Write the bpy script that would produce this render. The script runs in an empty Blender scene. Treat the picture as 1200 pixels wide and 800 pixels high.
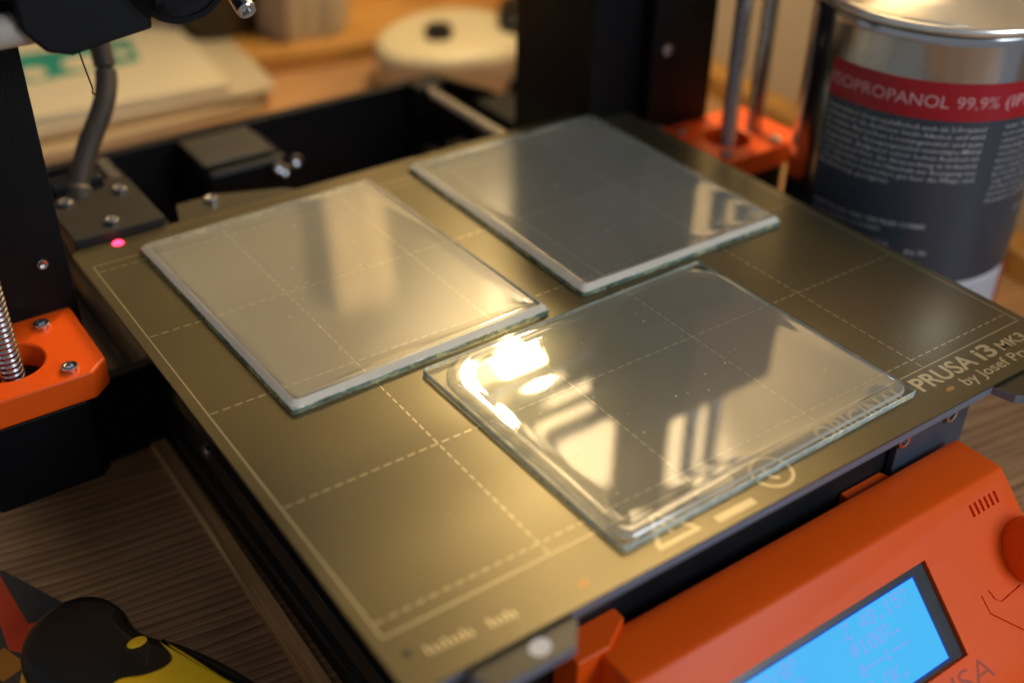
import bpy, bmesh, math, random
from mathutils import Vector, Matrix, noise
C = bpy.context
SC = C.scene
COL = SC.collection
random.seed(4)
MM = 0.001
R = math.radians

# ------------------------------------------------------------------ camera
cd = bpy.data.cameras.new('camera')
cam = bpy.data.objects.new('camera', cd)
COL.objects.link(cam)
cam.location = (-85.64 * MM, -171.34 * MM, 214.78 * MM)
cam.rotation_euler = (R(55.855), R(-0.763), R(-35.012))
cd.sensor_width = 36.0
cd.lens = 1356.02 / 1200 * 36
cd.clip_start = 0.01
cd.clip_end = 30
cd.dof.use_dof = True
cd.dof.focus_distance = 0.372
cd.dof.aperture_fstop = 4.2
cd.dof.aperture_blades = 7
SC.camera = cam

# ------------------------------------------------------------------ light
w = bpy.data.worlds.new('World')
SC.world = w
w.use_nodes = True
bg = w.node_tree.nodes['Background']
bg.inputs[0].default_value = (0.86, 0.90, 1.0, 1)
bg.inputs[1].default_value = 0.22
SC.view_settings.view_transform = 'Standard'
SC.view_settings.look = 'None'
SC.view_settings.exposure = 0.0
SC.view_settings.gamma = 1.0


def area(name, loc, aim, sx, sy, radiance, color):
    l = bpy.data.lights.new(name, 'AREA')
    l.shape = 'RECTANGLE'
    l.size = sx * MM
    l.size_y = sy * MM
    l.energy = radiance * math.pi * sx * MM * sy * MM
    l.color = color
    o = bpy.data.objects.new(name, l)
    COL.objects.link(o)
    o.location = Vector(loc) * MM
    o.rotation_euler = (Vector(aim) - Vector(loc)).to_track_quat('-Z', 'Y').to_euler()
    return o


# daylight from a window in front of the printer, to the right of the camera
area('window_light', (520, -900, 620), (160, 40, -20), 480, 560, 9.0, (0.80, 0.89, 1.0))
# unseen spotlight added to brighten the wall corner; the plates mirror its glow
SPOT = (60, 330, 560)
sl = bpy.data.lights.new('spotlight', 'SPOT')
sl.energy = 255.0
sl.color = (1.0, 0.83, 0.55)
sl.spot_size = R(88)
sl.spot_blend = 0.7
sl.shadow_soft_size = 0.02
so = bpy.data.objects.new('spotlight', sl)
COL.objects.link(so)
so.location = Vector(SPOT) * MM
SPOT_AIM = Vector((470, 440, 640))
so.rotation_euler = (SPOT_AIM - Vector(SPOT)).to_track_quat('-Z', 'Y').to_euler()
SC.cycles.use_denoising = True
SC.cycles.max_bounces = 10
SC.cycles.transparent_max_bounces = 16
SC.cycles.caustics_reflective = True
SC.cycles.sample_clamp_indirect = 4.0
BULB = (349, 416, 300)          # centre of the warm lamp bulb
BULB_RADIANCE = 250.0

# ------------------------------------------------------------------ helpers


def NT(name):
    m = bpy.data.materials.new(name)
    m.use_nodes = True
    nt = m.node_tree
    return m, nt, nt.nodes, nt.links, nt.nodes['Principled BSDF']


def mat(name, col, rough=0.5, metal=0.0, var=0.12, scale=60.0, bump=0.0, bscale=400.0, spec=0.5, rvar=0.1, coat=0.0):
    m, nt, N, L, b = NT(name)
    tc = N.new('ShaderNodeTexCoord')
    no = N.new('ShaderNodeTexNoise')
    no.inputs['Scale'].default_value = scale
    no.inputs['Detail'].default_value = 6
    L.new(tc.outputs['Object'], no.inputs['Vector'])
    mx = N.new('ShaderNodeMix')
    mx.data_type = 'RGBA'
    mx.inputs[6].default_value = tuple(c * (1 - var) for c in col) + (1,)
    mx.inputs[7].default_value = tuple(min(1, c * (1 + var)) for c in col) + (1,)
    L.new(no.outputs['Fac'], mx.inputs[0])
    L.new(mx.outputs[2], b.inputs['Base Color'])
    mr = N.new('ShaderNodeMapRange')
    mr.inputs['To Min'].default_value = max(0.02, rough - rvar)
    mr.inputs['To Max'].default_value = min(1, rough + rvar)
    L.new(no.outputs['Fac'], mr.inputs['Value'])
    L.new(mr.outputs[0], b.inputs['Roughness'])
    b.inputs['Metallic'].default_value = metal
    b.inputs['Specular IOR Level'].default_value = spec
    b.inputs['Coat Weight'].default_value = coat
    if bump:
        n2 = N.new('ShaderNodeTexNoise')
        n2.inputs['Scale'].default_value = bscale
        n2.inputs['Detail'].default_value = 4
        L.new(tc.outputs['Object'], n2.inputs['Vector'])
        bp = N.new('ShaderNodeBump')
        bp.inputs['Strength'].default_value = bump
        bp.inputs['Distance'].default_value = 0.0004
        L.new(n2.outputs['Fac'], bp.inputs['Height'])
        L.new(bp.outputs[0], b.inputs['Normal'])
    return m


def plastic_layers(name, col, rough=0.4, pitch=0.25, strength=0.35):
    """3D-printed plastic: fine horizontal layer lines as relief."""
    m = mat(name, col, rough, var=0.08, scale=40, rvar=0.06)
    nt = m.node_tree
    N, L, b = nt.nodes, nt.links, nt.nodes['Principled BSDF']
    tc = N.new('ShaderNodeTexCoord')
    sp = N.new('ShaderNodeSeparateXYZ')
    L.new(tc.outputs['Object'], sp.inputs[0])
    mu = N.new('ShaderNodeMath')
    mu.operation = 'MULTIPLY'
    mu.inputs[1].default_value = 2 * math.pi / (pitch * MM)
    L.new(sp.outputs['Z'], mu.inputs[0])
    sn = N.new('ShaderNodeMath')
    sn.operation = 'SINE'
    L.new(mu.outputs[0], sn.inputs[0])
    no = N.new('ShaderNodeTexNoise')
    no.inputs['Scale'].default_value = 900
    L.new(tc.outputs['Object'], no.inputs['Vector'])
    ad = N.new('ShaderNodeMath')
    ad.operation = 'ADD'
    L.new(sn.outputs[0], ad.inputs[0])
    L.new(no.outputs['Fac'], ad.inputs[1])
    bp = N.new('ShaderNodeBump')
    bp.inputs['Strength'].default_value = strength
    bp.inputs['Distance'].default_value = 0.00004
    L.new(ad.outputs[0], bp.inputs['Height'])
    L.new(bp.outputs[0], b.inputs['Normal'])
    b.inputs['Subsurface Weight'].default_value = 0.0
    return m


def wood(name, dark, light, angle, rough=0.55, ring=230.0, seed=0.0, axis='Y'):
    """pine with long grain lines: rings bands stretched along the board, pores and knots"""
    m, nt, N, L, b = NT(name)
    tc = N.new('ShaderNodeTexCoord')
    mp = N.new('ShaderNodeMapping')
    mp.inputs['Rotation'].default_value = (0, 0, R(-angle))
    mp.inputs['Location'].default_value = (seed, seed * 1.7, 0)
    L.new(tc.outputs['Object'], mp.inputs['Vector'])
    ds = N.new('ShaderNodeMapping')
    ds.inputs['Scale'].default_value = (1.2, 9, 9)
    L.new(mp.outputs[0], ds.inputs['Vector'])
    n1 = N.new('ShaderNodeTexNoise')
    n1.inputs['Scale'].default_value = 2.2
    n1.inputs['Detail'].default_value = 3
    L.new(ds.outputs[0], n1.inputs['Vector'])
    sp = N.new('ShaderNodeSeparateXYZ')
    L.new(mp.outputs[0], sp.inputs[0])
    a1 = N.new('ShaderNodeMath')
    a1.operation = 'MULTIPLY_ADD'
    a1.inputs[1].default_value = 0.04
    L.new(n1.outputs['Fac'], a1.inputs[0])
    L.new(sp.outputs[axis], a1.inputs[2])
    wv = N.new('ShaderNodeMath')
    wv.operation = 'MULTIPLY'
    wv.inputs[1].default_value = ring
    L.new(a1.outputs[0], wv.inputs[0])
    fr = N.new('ShaderNodeMath')
    fr.operation = 'FRACT'
    L.new(wv.outputs[0], fr.inputs[0])
    cr = N.new('ShaderNodeValToRGB')
    cr.color_ramp.elements[0].position = 0.0
    cr.color_ramp.elements[0].color = light + (1,)
    cr.color_ramp.elements[1].position = 0.78
    cr.color_ramp.elements[1].color = tuple(0.45 * a + 0.55 * c for a, c in zip(light, dark)) + (1,)
    e = cr.color_ramp.elements.new(0.93)
    e.color = dark + (1,)
    e = cr.color_ramp.elements.new(1.0)
    e.color = light + (1,)
    L.new(fr.outputs[0], cr.inputs[0])
    fs = N.new('ShaderNodeMapping')
    fs.inputs['Scale'].default_value = (30, 900, 900)
    L.new(mp.outputs[0], fs.inputs['Vector'])
    n2 = N.new('ShaderNodeTexNoise')
    n2.inputs['Scale'].default_value = 1.0
    n2.inputs['Detail'].default_value = 5
    L.new(fs.outputs[0], n2.inputs['Vector'])
    n3 = N.new('ShaderNodeTexNoise')
    n3.inputs['Scale'].default_value = 14
    n3.inputs['Detail'].default_value = 5
    L.new(mp.outputs[0], n3.inputs['Vector'])
    mr = N.new('ShaderNodeMapRange')
    mr.inputs['From Min'].default_value = 0.3
    mr.inputs['From Max'].default_value = 0.7
    mr.inputs['To Min'].default_value = 0.72
    mr.inputs['To Max'].default_value = 1.15
    L.new(n2.outputs['Fac'], mr.inputs['Value'])
    mr3 = N.new('ShaderNodeMapRange')
    mr3.inputs['From Min'].default_value = 0.3
    mr3.inputs['From Max'].default_value = 0.7
    mr3.inputs['To Min'].default_value = 0.7
    mr3.inputs['To Max'].default_value = 1.2
    L.new(n3.outputs['Fac'], mr3.inputs['Value'])
    mm = N.new('ShaderNodeMath')
    mm.operation = 'MULTIPLY'
    L.new(mr.outputs[0], mm.inputs[0])
    L.new(mr3.outputs[0], mm.inputs[1])
    vm = N.new('ShaderNodeVectorMath')
    vm.operation = 'SCALE'
    L.new(cr.outputs[0], vm.inputs[0])
    L.new(mm.outputs[0], vm.inputs['Scale'])
    L.new(vm.outputs[0], b.inputs['Base Color'])
    b.inputs['Roughness'].default_value = rough
    bp = N.new('ShaderNodeBump')
    bp.inputs['Strength'].default_value = 0.3
    bp.inputs['Distance'].default_value = 0.0003
    L.new(n2.outputs['Fac'], bp.inputs['Height'])
    L.new(bp.outputs[0], b.inputs['Normal'])
    return m


def emit(name, col, strength):
    m = bpy.data.materials.new(name)
    m.use_nodes = True
    N, L = m.node_tree.nodes, m.node_tree.links
    N.remove(N['Principled BSDF'])
    e = N.new('ShaderNodeEmission')
    e.inputs[0].default_value = col + (1,)
    e.inputs[1].default_value = strength
    L.new(e.outputs[0], N['Material Output'].inputs[0])
    return m


def BM():
    return bmesh.new()


def box(bm, x0, x1, y0, y1, z0, z1, mi=0):
    vs = [bm.verts.new((x, y, z)) for z in (z0, z1) for x, y in ((x0, y0), (x1, y0), (x1, y1), (x0, y1))]
    for f in ((3, 2, 1, 0), (4, 5, 6, 7), (0, 1, 5, 4), (1, 2, 6, 5), (2, 3, 7, 6), (3, 0, 4, 7)):
        bm.faces.new([vs[i] for i in f]).material_index = mi
    return vs


def prism(bm, poly, z0, z1, mi=0):
    """poly counter-clockwise seen from +z"""
    a = [bm.verts.new((x, y, z0)) for x, y in poly]
    b = [bm.verts.new((x, y, z1)) for x, y in poly]
    n = len(poly)
    bm.faces.new(a[::-1]).material_index = mi
    bm.faces.new(b).material_index = mi
    for i in range(n):
        j = (i + 1) % n
        bm.faces.new((a[i], a[j], b[j], b[i])).material_index = mi
    return a + b


def lathe(bm, prof, c=(0, 0, 0), seg=32, M=None, mi=0, cap0=True, cap1=True):
    rings = []
    for r, z in prof:
        rings.append([bm.verts.new((c[0] + r * math.cos(2 * math.pi * k / seg), c[1] + r * math.sin(2 * math.pi * k / seg), c[2] + z)) for k in range(seg)])
    for a, b in zip(rings, rings[1:]):
        for k in range(seg):
            bm.faces.new((a[k], a[(k + 1) % seg], b[(k + 1) % seg], b[k])).material_index = mi
    if cap0:
        bm.faces.new(rings[0][::-1]).material_index = mi
    if cap1:
        bm.faces.new(rings[-1]).material_index = mi
    vs = [v for r in rings for v in r]
    if M is not None:
        bmesh.ops.transform(bm, matrix=M, verts=vs)
    return vs


def tube(bm, path, rad, seg=12, mi=0):
    path = [Vector(q) for q in path]
    rads = rad if isinstance(rad, (list, tuple)) else [rad] * len(path)
    rings = []
    up = Vector((0.13, 0.31, 0.94)).normalized()
    for i, q in enumerate(path):
        t = (path[min(i + 1, len(path) - 1)] - path[max(i - 1, 0)]).normalized()
        a = t.cross(up)
        if a.length < 0.1:
            a = t.cross(Vector((1, 0, 0)))
        a.normalize()
        b = t.cross(a)
        rings.append([bm.verts.new(q + (a * math.cos(2 * math.pi * k / seg) + b * math.sin(2 * math.pi * k / seg)) * rads[i]) for k in range(seg)])
    for p, q in zip(rings, rings[1:]):
        for k in range(seg):
            bm.faces.new((p[k], p[(k + 1) % seg], q[(k + 1) % seg], q[k])).material_index = mi
    bm.faces.new(rings[0][::-1])
    bm.faces.new(rings[-1])


def spline(pts, n=10):
    """Catmull-Rom through pts"""
    P = [Vector(q) for q in pts]
    P = [P[0] * 2 - P[1]] + P + [P[-1] * 2 - P[-2]]
    out = []
    for i in range(1, len(P) - 2):
        for k in range(n):
            t = k / n
            a, b, c, d = P[i - 1:i + 3]
            out.append(0.5 * ((2 * b) + (c - a) * t + (2 * a - 5 * b + 4 * c - d) * t * t + (3 * b - a - 3 * c + d) * t ** 3))
    out.append(P[-2])
    return out


def root(name, label, cat, loc=(0, 0, 0), group=None):
    o = bpy.data.objects.new(name, None)
    COL.objects.link(o)
    o.empty_display_size = 0.01
    o.location = Vector(loc) * MM
    o['label'] = label
    o['category'] = cat
    if group:
        o['group'] = group
    return o


def worldpos(o):
    v = Vector((0, 0, 0))
    while o is not None:
        v += Vector(o.location)
        o = o.parent
    return v


def obj(name, bm, mats, parent=None, bev=0.0, smooth=False, seg=2, ang=35, kind=None, at=None):
    """bm in world millimetres -> one mesh object (local to its parent)"""
    bmesh.ops.recalc_face_normals(bm, faces=bm.faces)
    off = worldpos(parent) if parent is not None else Vector((0, 0, 0))
    if at is not None:
        off = Vector(at) * MM
    me = bpy.data.meshes.new(name)
    bm.to_mesh(me)
    bm.free()
    for v in me.vertices:
        v.co = v.co * MM - off
    o = bpy.data.objects.new(name, me)
    COL.objects.link(o)
    if parent is not None:
        o.parent = parent
        if at is not None:
            o.location = off - worldpos(parent)
    elif at is not None:
        o.location = off
    for m in (mats if isinstance(mats, (list, tuple)) else [mats]):
        me.materials.append(m)
    if smooth or bev:
        for pl in me.polygons:
            pl.use_smooth = True
        me.set_sharp_from_angle(angle=R(ang))
    if bev:
        md = o.modifiers.new('bevel', 'BEVEL')
        md.width = bev * MM
        md.segments = seg
        md.limit_method = 'ANGLE'
        md.angle_limit = R(30)
        md.harden_normals = True
    if kind:
        o['kind'] = kind
    return o


def place(o, loc, parent, rot=None):
    """a copy (shared mesh) of part o at a world point in mm"""
    c = o.copy()
    COL.objects.link(c)
    c.parent = parent
    c.location = Vector(loc) * MM - worldpos(parent)
    if rot is not None:
        c.rotation_euler = rot
    return c


def tag(o, label, cat, group=None, kind=None):
    o['label'] = label
    o['category'] = cat
    if group:
        o['group'] = group
    if kind:
        o['kind'] = kind
    return o


def text_verts(body, bold=0.0, res=3, spacing=1.0):
    """triangulated letters of a built-in font, as (verts, faces) in font units"""
    cu = bpy.data.curves.new('lettering', 'FONT')
    cu.body = body
    cu.size = 1.0
    cu.offset = bold
    cu.resolution_u = res
    cu.space_character = spacing
    o = bpy.data.objects.new('lettering', cu)
    COL.objects.link(o)
    dg = C.evaluated_depsgraph_get()
    me = bpy.data.meshes.new_from_object(o.evaluated_get(dg))
    vs = [tuple(v.co) for v in me.vertices]
    fs = [tuple(pl.vertices) for pl in me.polygons]
    bpy.data.objects.remove(o)
    bpy.data.curves.remove(cu)
    bpy.data.meshes.remove(me)
    return vs, fs


CAPS = 0.729 * 0.955   # refined below from an actual capital letter
_v, _f = text_verts('H')
CAPS = max(v[1] for v in _v)


def text_fit(bm, body, x0, x1, y0, cap, fn, bold=0.0, res=3, mi=0):
    """letters scaled to span x0..x1, baseline y0, capital height cap; fn maps (x, y) -> 3D"""
    vs, fs = text_verts(body, bold, res)
    mn = min(v[0] for v in vs)
    mx = max(v[0] for v in vs)
    sx = (x1 - x0) / (mx - mn)
    sy = cap / CAPS
    nv = [bm.verts.new(fn(x0 + (v[0] - mn) * sx, y0 + v[1] * sy)) for v in vs]
    for f in fs:
        try:
            bm.faces.new([nv[i] for i in f]).material_index = mi
        except ValueError:
            pass


def boolean_cut(o, cutters):
    dg = C.evaluated_depsgraph_get()
    for c in cutters:
        md = o.modifiers.new('cut', 'BOOLEAN')
        md.operation = 'DIFFERENCE'
        md.solver = 'EXACT'
        md.object = c
    dg.update()
    me = bpy.data.meshes.new_from_object(o.evaluated_get(C.evaluated_depsgraph_get()))
    o.modifiers.clear()
    old = o.data
    o.data = me
    for c in cutters:
        bpy.data.objects.remove(c)
    for pl in me.polygons:
        pl.use_smooth = False
    return o


# ------------------------------------------------------------------ materials
M_table = wood('pine_table', (0.17, 0.075, 0.030), (0.50, 0.275, 0.125), -8, 0.5, ring=250)
M_ledge = wood('honey_pine', (0.26, 0.105, 0.018), (0.54, 0.28, 0.07), -8, 0.45, ring=70, seed=1.3)
M_wall = mat('beige_plaster', (0.50, 0.43, 0.34), 0.85, bump=0.4, bscale=120, var=0.05, scale=6)
M_black = mat('black_powder_coat', (0.005, 0.005, 0.006), 0.45, bump=0.5, bscale=1500, var=0.3, scale=900, spec=0.15)
M_blackp = plastic_layers('black_printed_plastic', (0.007, 0.007, 0.009), 0.45)
M_blackp.node_tree.nodes['Principled BSDF'].inputs['Specular IOR Level'].default_value = 0.14
M_cover = plastic_layers('dark_printed_cover', (0.019, 0.016, 0.013), 0.55)
M_cover.node_tree.nodes['Principled BSDF'].inputs['Specular IOR Level'].default_value = 0.25
M_motor = mat('black_motor_paint', (0.004, 0.004, 0.005), 0.4, spec=0.2, var=0.2)
M_orange = plastic_layers('orange_printed_plastic', (0.88, 0.098, 0.003), 0.4, strength=0.3)
M_orange.node_tree.nodes['Principled BSDF'].inputs['Specular IOR Level'].default_value = 0.35
M_engrave = mat('engraved_orange', (0.30, 0.03, 0.006), 0.6)
M_steel = mat('bright_steel', (0.62, 0.62, 0.64), 0.22, metal=1, rvar=0.08, scale=300)
M_rod = mat('ground_steel_rod', (0.55, 0.56, 0.60), 0.16, metal=1, rvar=0.05, scale=200)
M_dksteel = mat('thread_steel', (0.46, 0.45, 0.46), 0.28, metal=1)
M_alu = mat('black_anodised_aluminium', (0.030, 0.028, 0.026), 0.33, metal=0.5, rvar=0.06, scale=120)
M_pcb = mat('heatbed_board', (0.040, 0.033, 0.018), 0.34, spec=0.4)
M_pcbedge = mat('heatbed_edge', (0.14, 0.17, 0.22), 0.35, spec=0.8)
M_print = mat('pale_gold_print', (0.53, 0.465, 0.30), 0.34, rvar=0.02, metal=0.62, var=0.1, scale=500)
M_hole = mat('dark_hole', (0.01, 0.008, 0.006), 0.6)
M_white = mat('white_silkscreen', (0.72, 0.70, 0.68), 0.6, var=0.2, scale=900)
M_cable = mat('black_cable_sleeve', (0.035, 0.024, 0.015), 0.6, bump=0.8, bscale=900)


def gold_sheet():
    m, nt, N, L, b = NT('golden_pei_powder_coat')
    tc = N.new('ShaderNodeTexCoord')
    n1 = N.new('ShaderNodeTexNoise')
    n1.inputs['Scale'].default_value = 16
    n1.inputs['Detail'].default_value = 2
    n1.inputs['Roughness'].default_value = 0.5
    L.new(tc.outputs['Object'], n1.inputs['Vector'])
    mp = N.new('ShaderNodeMapping')
    mp.inputs['Scale'].default_value = (25, 700, 1)
    mp.inputs['Rotation'].default_value = (0, 0, R(4))
    L.new(tc.outputs['Object'], mp.inputs['Vector'])
    n2 = N.new('ShaderNodeTexNoise')
    n2.inputs['Scale'].default_value = 1
    n2.inputs['Detail'].default_value = 4
    L.new(mp.outputs[0], n2.inputs['Vector'])
    cr = N.new('ShaderNodeValToRGB')
    cr.color_ramp.elements[0].position = 0.0
    cr.color_ramp.elements[0].color = (0.108, 0.091, 0.048, 1)
    cr.color_ramp.elements[1].position = 1.0
    cr.color_ramp.elements[1].color = (0.158, 0.135, 0.076, 1)
    L.new(n1.outputs['Fac'], cr.inputs[0])
    L.new(cr.outputs[0], b.inputs['Base Color'])
    mr = N.new('ShaderNodeMapRange')
    mr.inputs['From Min'].default_value = 0.0
    mr.inputs['From Max'].default_value = 1.0
    mr.inputs['To Min'].default_value = 0.24
    mr.inputs['To Max'].default_value = 0.32
    ad = N.new('ShaderNodeMath')
    ad.operation = 'MULTIPLY_ADD'
    ad.inputs[1].default_value = 0.0
    L.new(n2.outputs['Fac'], ad.inputs[0])
    hf = N.new('ShaderNodeMath')
    hf.operation = 'MULTIPLY'
    hf.inputs[1].default_value = 0.94
    L.new(n1.outputs['Fac'], hf.inputs[0])
    L.new(hf.outputs[0], ad.inputs[2])
    L.new(ad.outputs[0], mr.inputs['Value'])
    b.inputs['Roughness'].default_value = 0.28
    b.inputs['Metallic'].default_value = 0.72
    n3 = N.new('ShaderNodeTexNoise')
    n3.inputs['Scale'].default_value = 2600
    L.new(tc.outputs['Object'], n3.inputs['Vector'])
    bp = N.new('ShaderNodeBump')
    bp.inputs['Strength'].default_value = 0.0
    bp.inputs['Distance'].default_value = 0.00001
    L.new(n3.outputs['Fac'], bp.inputs['Height'])
    L.new(bp.outputs[0], b.inputs['Normal'])
    return m


M_sheet = gold_sheet()


def clear_layer(name, tint, milk, milk_col, ior, rough, wav=0.0):
    """clear hardened layer: mirror-like Fresnel reflection over a faintly milky see-through body"""
    m = bpy.data.materials.new(name)
    m.use_nodes = True
    N, L = m.node_tree.nodes, m.node_tree.links
    N.remove(N['Principled BSDF'])
    tr = N.new('ShaderNodeBsdfTransparent')
    tr.inputs[0].default_value = tint + (1,)
    df = N.new('ShaderNodeBsdfDiffuse')
    df.inputs[0].default_value = milk_col + (1,)
    tc = N.new('ShaderNodeTexCoord')
    n1 = N.new('ShaderNodeTexNoise')
    n1.inputs['Scale'].default_value = 25
    n1.inputs['Detail'].default_value = 5
    L.new(tc.outputs['Object'], n1.inputs['Vector'])
    mr = N.new('ShaderNodeMapRange')
    mr.inputs['To Min'].default_value = milk * 0.75
    mr.inputs['To Max'].default_value = milk * 1.25
    L.new(n1.outputs['Fac'], mr.inputs['Value'])
    m1 = N.new('ShaderNodeMixShader')
    L.new(mr.outputs[0], m1.inputs[0])
    L.new(tr.outputs[0], m1.inputs[1])
    L.new(df.outputs[0], m1.inputs[2])
    gl = N.new('ShaderNodeBsdfGlossy')
    gl.inputs['Roughness'].default_value = rough
    gl.inputs[0].default_value = (1, 1, 1, 1)
    fr = N.new('ShaderNodeFresnel')
    fr.inputs[0].default_value = ior
    m2 = N.new('ShaderNodeMixShader')
    # the Fresnel node reads a hit from below as leaving a solid; this layer is an open sheet, so
    # light coming up through it keeps a small constant reflection instead
    ge = N.new('ShaderNodeNewGeometry')
    bk = N.new('ShaderNodeMix')
    bk.data_type = 'FLOAT'
    L.new(ge.outputs['Backfacing'], bk.inputs[0])
    L.new(fr.outputs[0], bk.inputs[2])
    bk.inputs[3].default_value = 0.08
    L.new(bk.outputs[0], m2.inputs[0])
    L.new(m1.outputs[0], m2.inputs[1])
    L.new(gl.outputs[0], m2.inputs[2])
    if wav:
        n2 = N.new('ShaderNodeTexNoise')
        n2.inputs['Scale'].default_value = 45
        n2.inputs['Detail'].default_value = 2
        L.new(tc.outputs['Object'], n2.inputs['Vector'])
        bp = N.new('ShaderNodeBump')
        bp.inputs['Strength'].default_value = wav
        bp.inputs['Distance'].default_value = 0.0002
        L.new(n2.outputs['Fac'], bp.inputs['Height'])
        L.new(bp.outputs[0], gl.inputs['Normal'])
    L.new(m2.outputs[0], N['Material Output'].inputs[0])
    return m


M_film = clear_layer('clear_glossy_layer', (0.98, 0.98, 0.96), 0.19, (0.95, 0.91, 0.76), 2.1, 0.075, 0.05)
M_filmC = clear_layer('clear_glossy_layer_front', (0.98, 0.98, 0.96), 0.19, (0.95, 0.90, 0.72), 2.55, 0.035, 0.05)
M_filmB = clear_layer('clear_glossy_layer_hazy', (0.98, 0.98, 0.96), 0.19, (0.95, 0.92, 0.78), 2.0, 0.06, 0.05)
M_slope = clear_layer('milky_meniscus', (0.8, 0.8, 0.78), 0.85, (0.80, 0.74, 0.62), 1.5, 0.2)
M_slopeC = clear_layer('clear_meniscus', (0.86, 0.90, 0.90), 0.40, (0.88, 0.86, 0.76), 2.2, 0.06)
M_glasstop = clear_layer('glass_face', (0.93, 0.96, 0.95), 0.03, (0.5, 0.6, 0.58), 1.5, 0.02)


def glass_edge():
    m, nt, N, L, b = NT('broken_green_glass_edge')
    tc = N.new('ShaderNodeTexCoord')
    vo = N.new('ShaderNodeTexVoronoi')
    vo.inputs['Scale'].default_value = 520
    L.new(tc.outputs['Object'], vo.inputs['Vector'])
    no = N.new('ShaderNodeTexNoise')
    no.inputs['Scale'].default_value = 60
    no.inputs['Detail'].default_value = 6
    L.new(tc.outputs['Object'], no.inputs['Vector'])
    cr = N.new('ShaderNodeValToRGB')
    cr.color_ramp.elements[0].position = 0.35
    cr.color_ramp.elements[0].color = (0.045, 0.085, 0.055, 1)
    cr.color_ramp.elements[1].position = 0.80
    cr.color_ramp.elements[1].color = (0.95, 0.90, 0.40, 1)
    e = cr.color_ramp.elements.new(0.55)
    e.color = (0.24, 0.33, 0.25, 1)
    ad = N.new('ShaderNodeMath')
    ad.operation = 'MULTIPLY_ADD'
    ad.inputs[1].default_value = 0.28
    L.new(vo.outputs['Color'], ad.inputs[0])
    hf = N.new('ShaderNodeMath')
    hf.operation = 'MULTIPLY'
    hf.inputs[1].default_value = 0.78
    L.new(no.outputs['Fac'], hf.inputs[0])
    L.new(hf.outputs[0], ad.inputs[2])
    L.new(ad.outputs[0], cr.inputs[0])
    L.new(cr.outputs[0], b.inputs['Base Color'])
    b.inputs['Roughness'].default_value = 0.15
    b.inputs['Specular IOR Level'].default_value = 1.0
    bp = N.new('ShaderNodeBump')
    bp.inputs['Strength'].default_value = 0.9
    bp.inputs['Distance'].default_value = 0.0006
    L.new(vo.outputs['Distance'], bp.inputs['Height'])
    L.new(bp.outputs[0], b.inputs['Normal'])
    tr = N.new('ShaderNodeBsdfTransparent')
    tr.inputs[0].default_value = (0.86, 0.92, 0.88, 1)
    mx = N.new('ShaderNodeMixShader')
    mx.inputs[0].default_value = 0.8
    L.new(tr.outputs[0], mx.inputs[1])
    L.new(b.outputs[0], mx.inputs[2])
    L.new(mx.outputs[0], N['Material Output'].inputs[0])
    return m


M_gedge = glass_edge()
M_edgeglow = glass_edge()  # paler copy; light gathered in the glass edge is put into its colour
M_edgeglow.name = 'painted_glow_glass_edge'
for _n in M_edgeglow.node_tree.nodes:
    if _n.type == 'VALTORGB':
        for _e, _c in zip(_n.color_ramp.elements, ((0.36, 0.42, 0.36), (0.68, 0.76, 0.69), (0.92, 0.88, 0.55))):
            _e.color = _c + (1,)

# ------------------------------------------------------------------ setting: table, walls
RA = R(-8)          # the room is turned 8 degrees against the printer
TZ = -85.0          # table top


def rot(x, y):
    """room coordinates -> printer coordinates"""
    return (x * math.cos(RA) - y * math.sin(RA), x * math.sin(RA) + y * math.cos(RA))


def rbox(bm, x0, x1, y0, y1, z0, z1):
    prism(bm, [rot(x0, y0), rot(x1, y0), rot(x1, y1), rot(x0, y1)], z0, z1)


bm = BM()
rbox(bm, -900, 417.9, -500, 800, TZ - 30, TZ)
obj('table', bm, M_table, kind='structure')
bm = BM()
rbox(bm, 418, 438, -60, 820, TZ - 30, 1300)
obj('wall', bm, M_wall, kind='structure')
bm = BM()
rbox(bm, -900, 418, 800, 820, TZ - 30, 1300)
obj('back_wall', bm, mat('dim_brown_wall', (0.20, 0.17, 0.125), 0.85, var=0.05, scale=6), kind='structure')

bm = BM()
rbox(bm, 397, 417.5, -60, 574, TZ, TZ + 15)
tag(obj('wood_strip', bm, M_ledge, bev=1.0),
    'honey coloured wooden strip along the foot of the right wall, behind the solvent can', 'wood strip')
bm = BM()
rbox(bm, -500, 417.5, 575, 799, TZ, TZ + 14)
tag(obj('wood_board', bm, M_ledge, bev=1.0),
    'broad honey coloured wooden board lying at the back of the table', 'board')

# ------------------------------------------------------------------ the printer
PR = root('3d_printer', 'black and orange desktop 3D printer filling the picture, its bed carrying the golden sheet', 'printer', (125, 150, TZ))

# portal frame with two uprights
bm = BM()
outer = [(-47, -83), (297, -83), (297, 330), (-47, 330)]
inner = [(-9, -45), (259, -45), (259, 285), (-9, 285)]
for y in (205, 211):
    pass
vo = {y: [bm.verts.new((x, y, z)) for x, z in outer] for y in (205, 211)}
vi = {y: [bm.verts.new((x, y, z)) for x, z in inner] for y in (205, 211)}
for i in range(4):
    j = (i + 1) % 4
    bm.faces.new((vo[205][i], vo[205][j], vi[205][j], vi[205][i]))
    bm.faces.new((vo[211][j], vo[211][i], vi[211][i], vi[211][j]))
    bm.faces.new((vo[205][j], vo[205][i], vo[211][i], vo[211][j]))
    bm.faces.new((vi[205][i], vi[205][j], vi[211][j], vi[211][i]))
obj('frame', bm, M_black, PR, bev=0.5)

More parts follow.
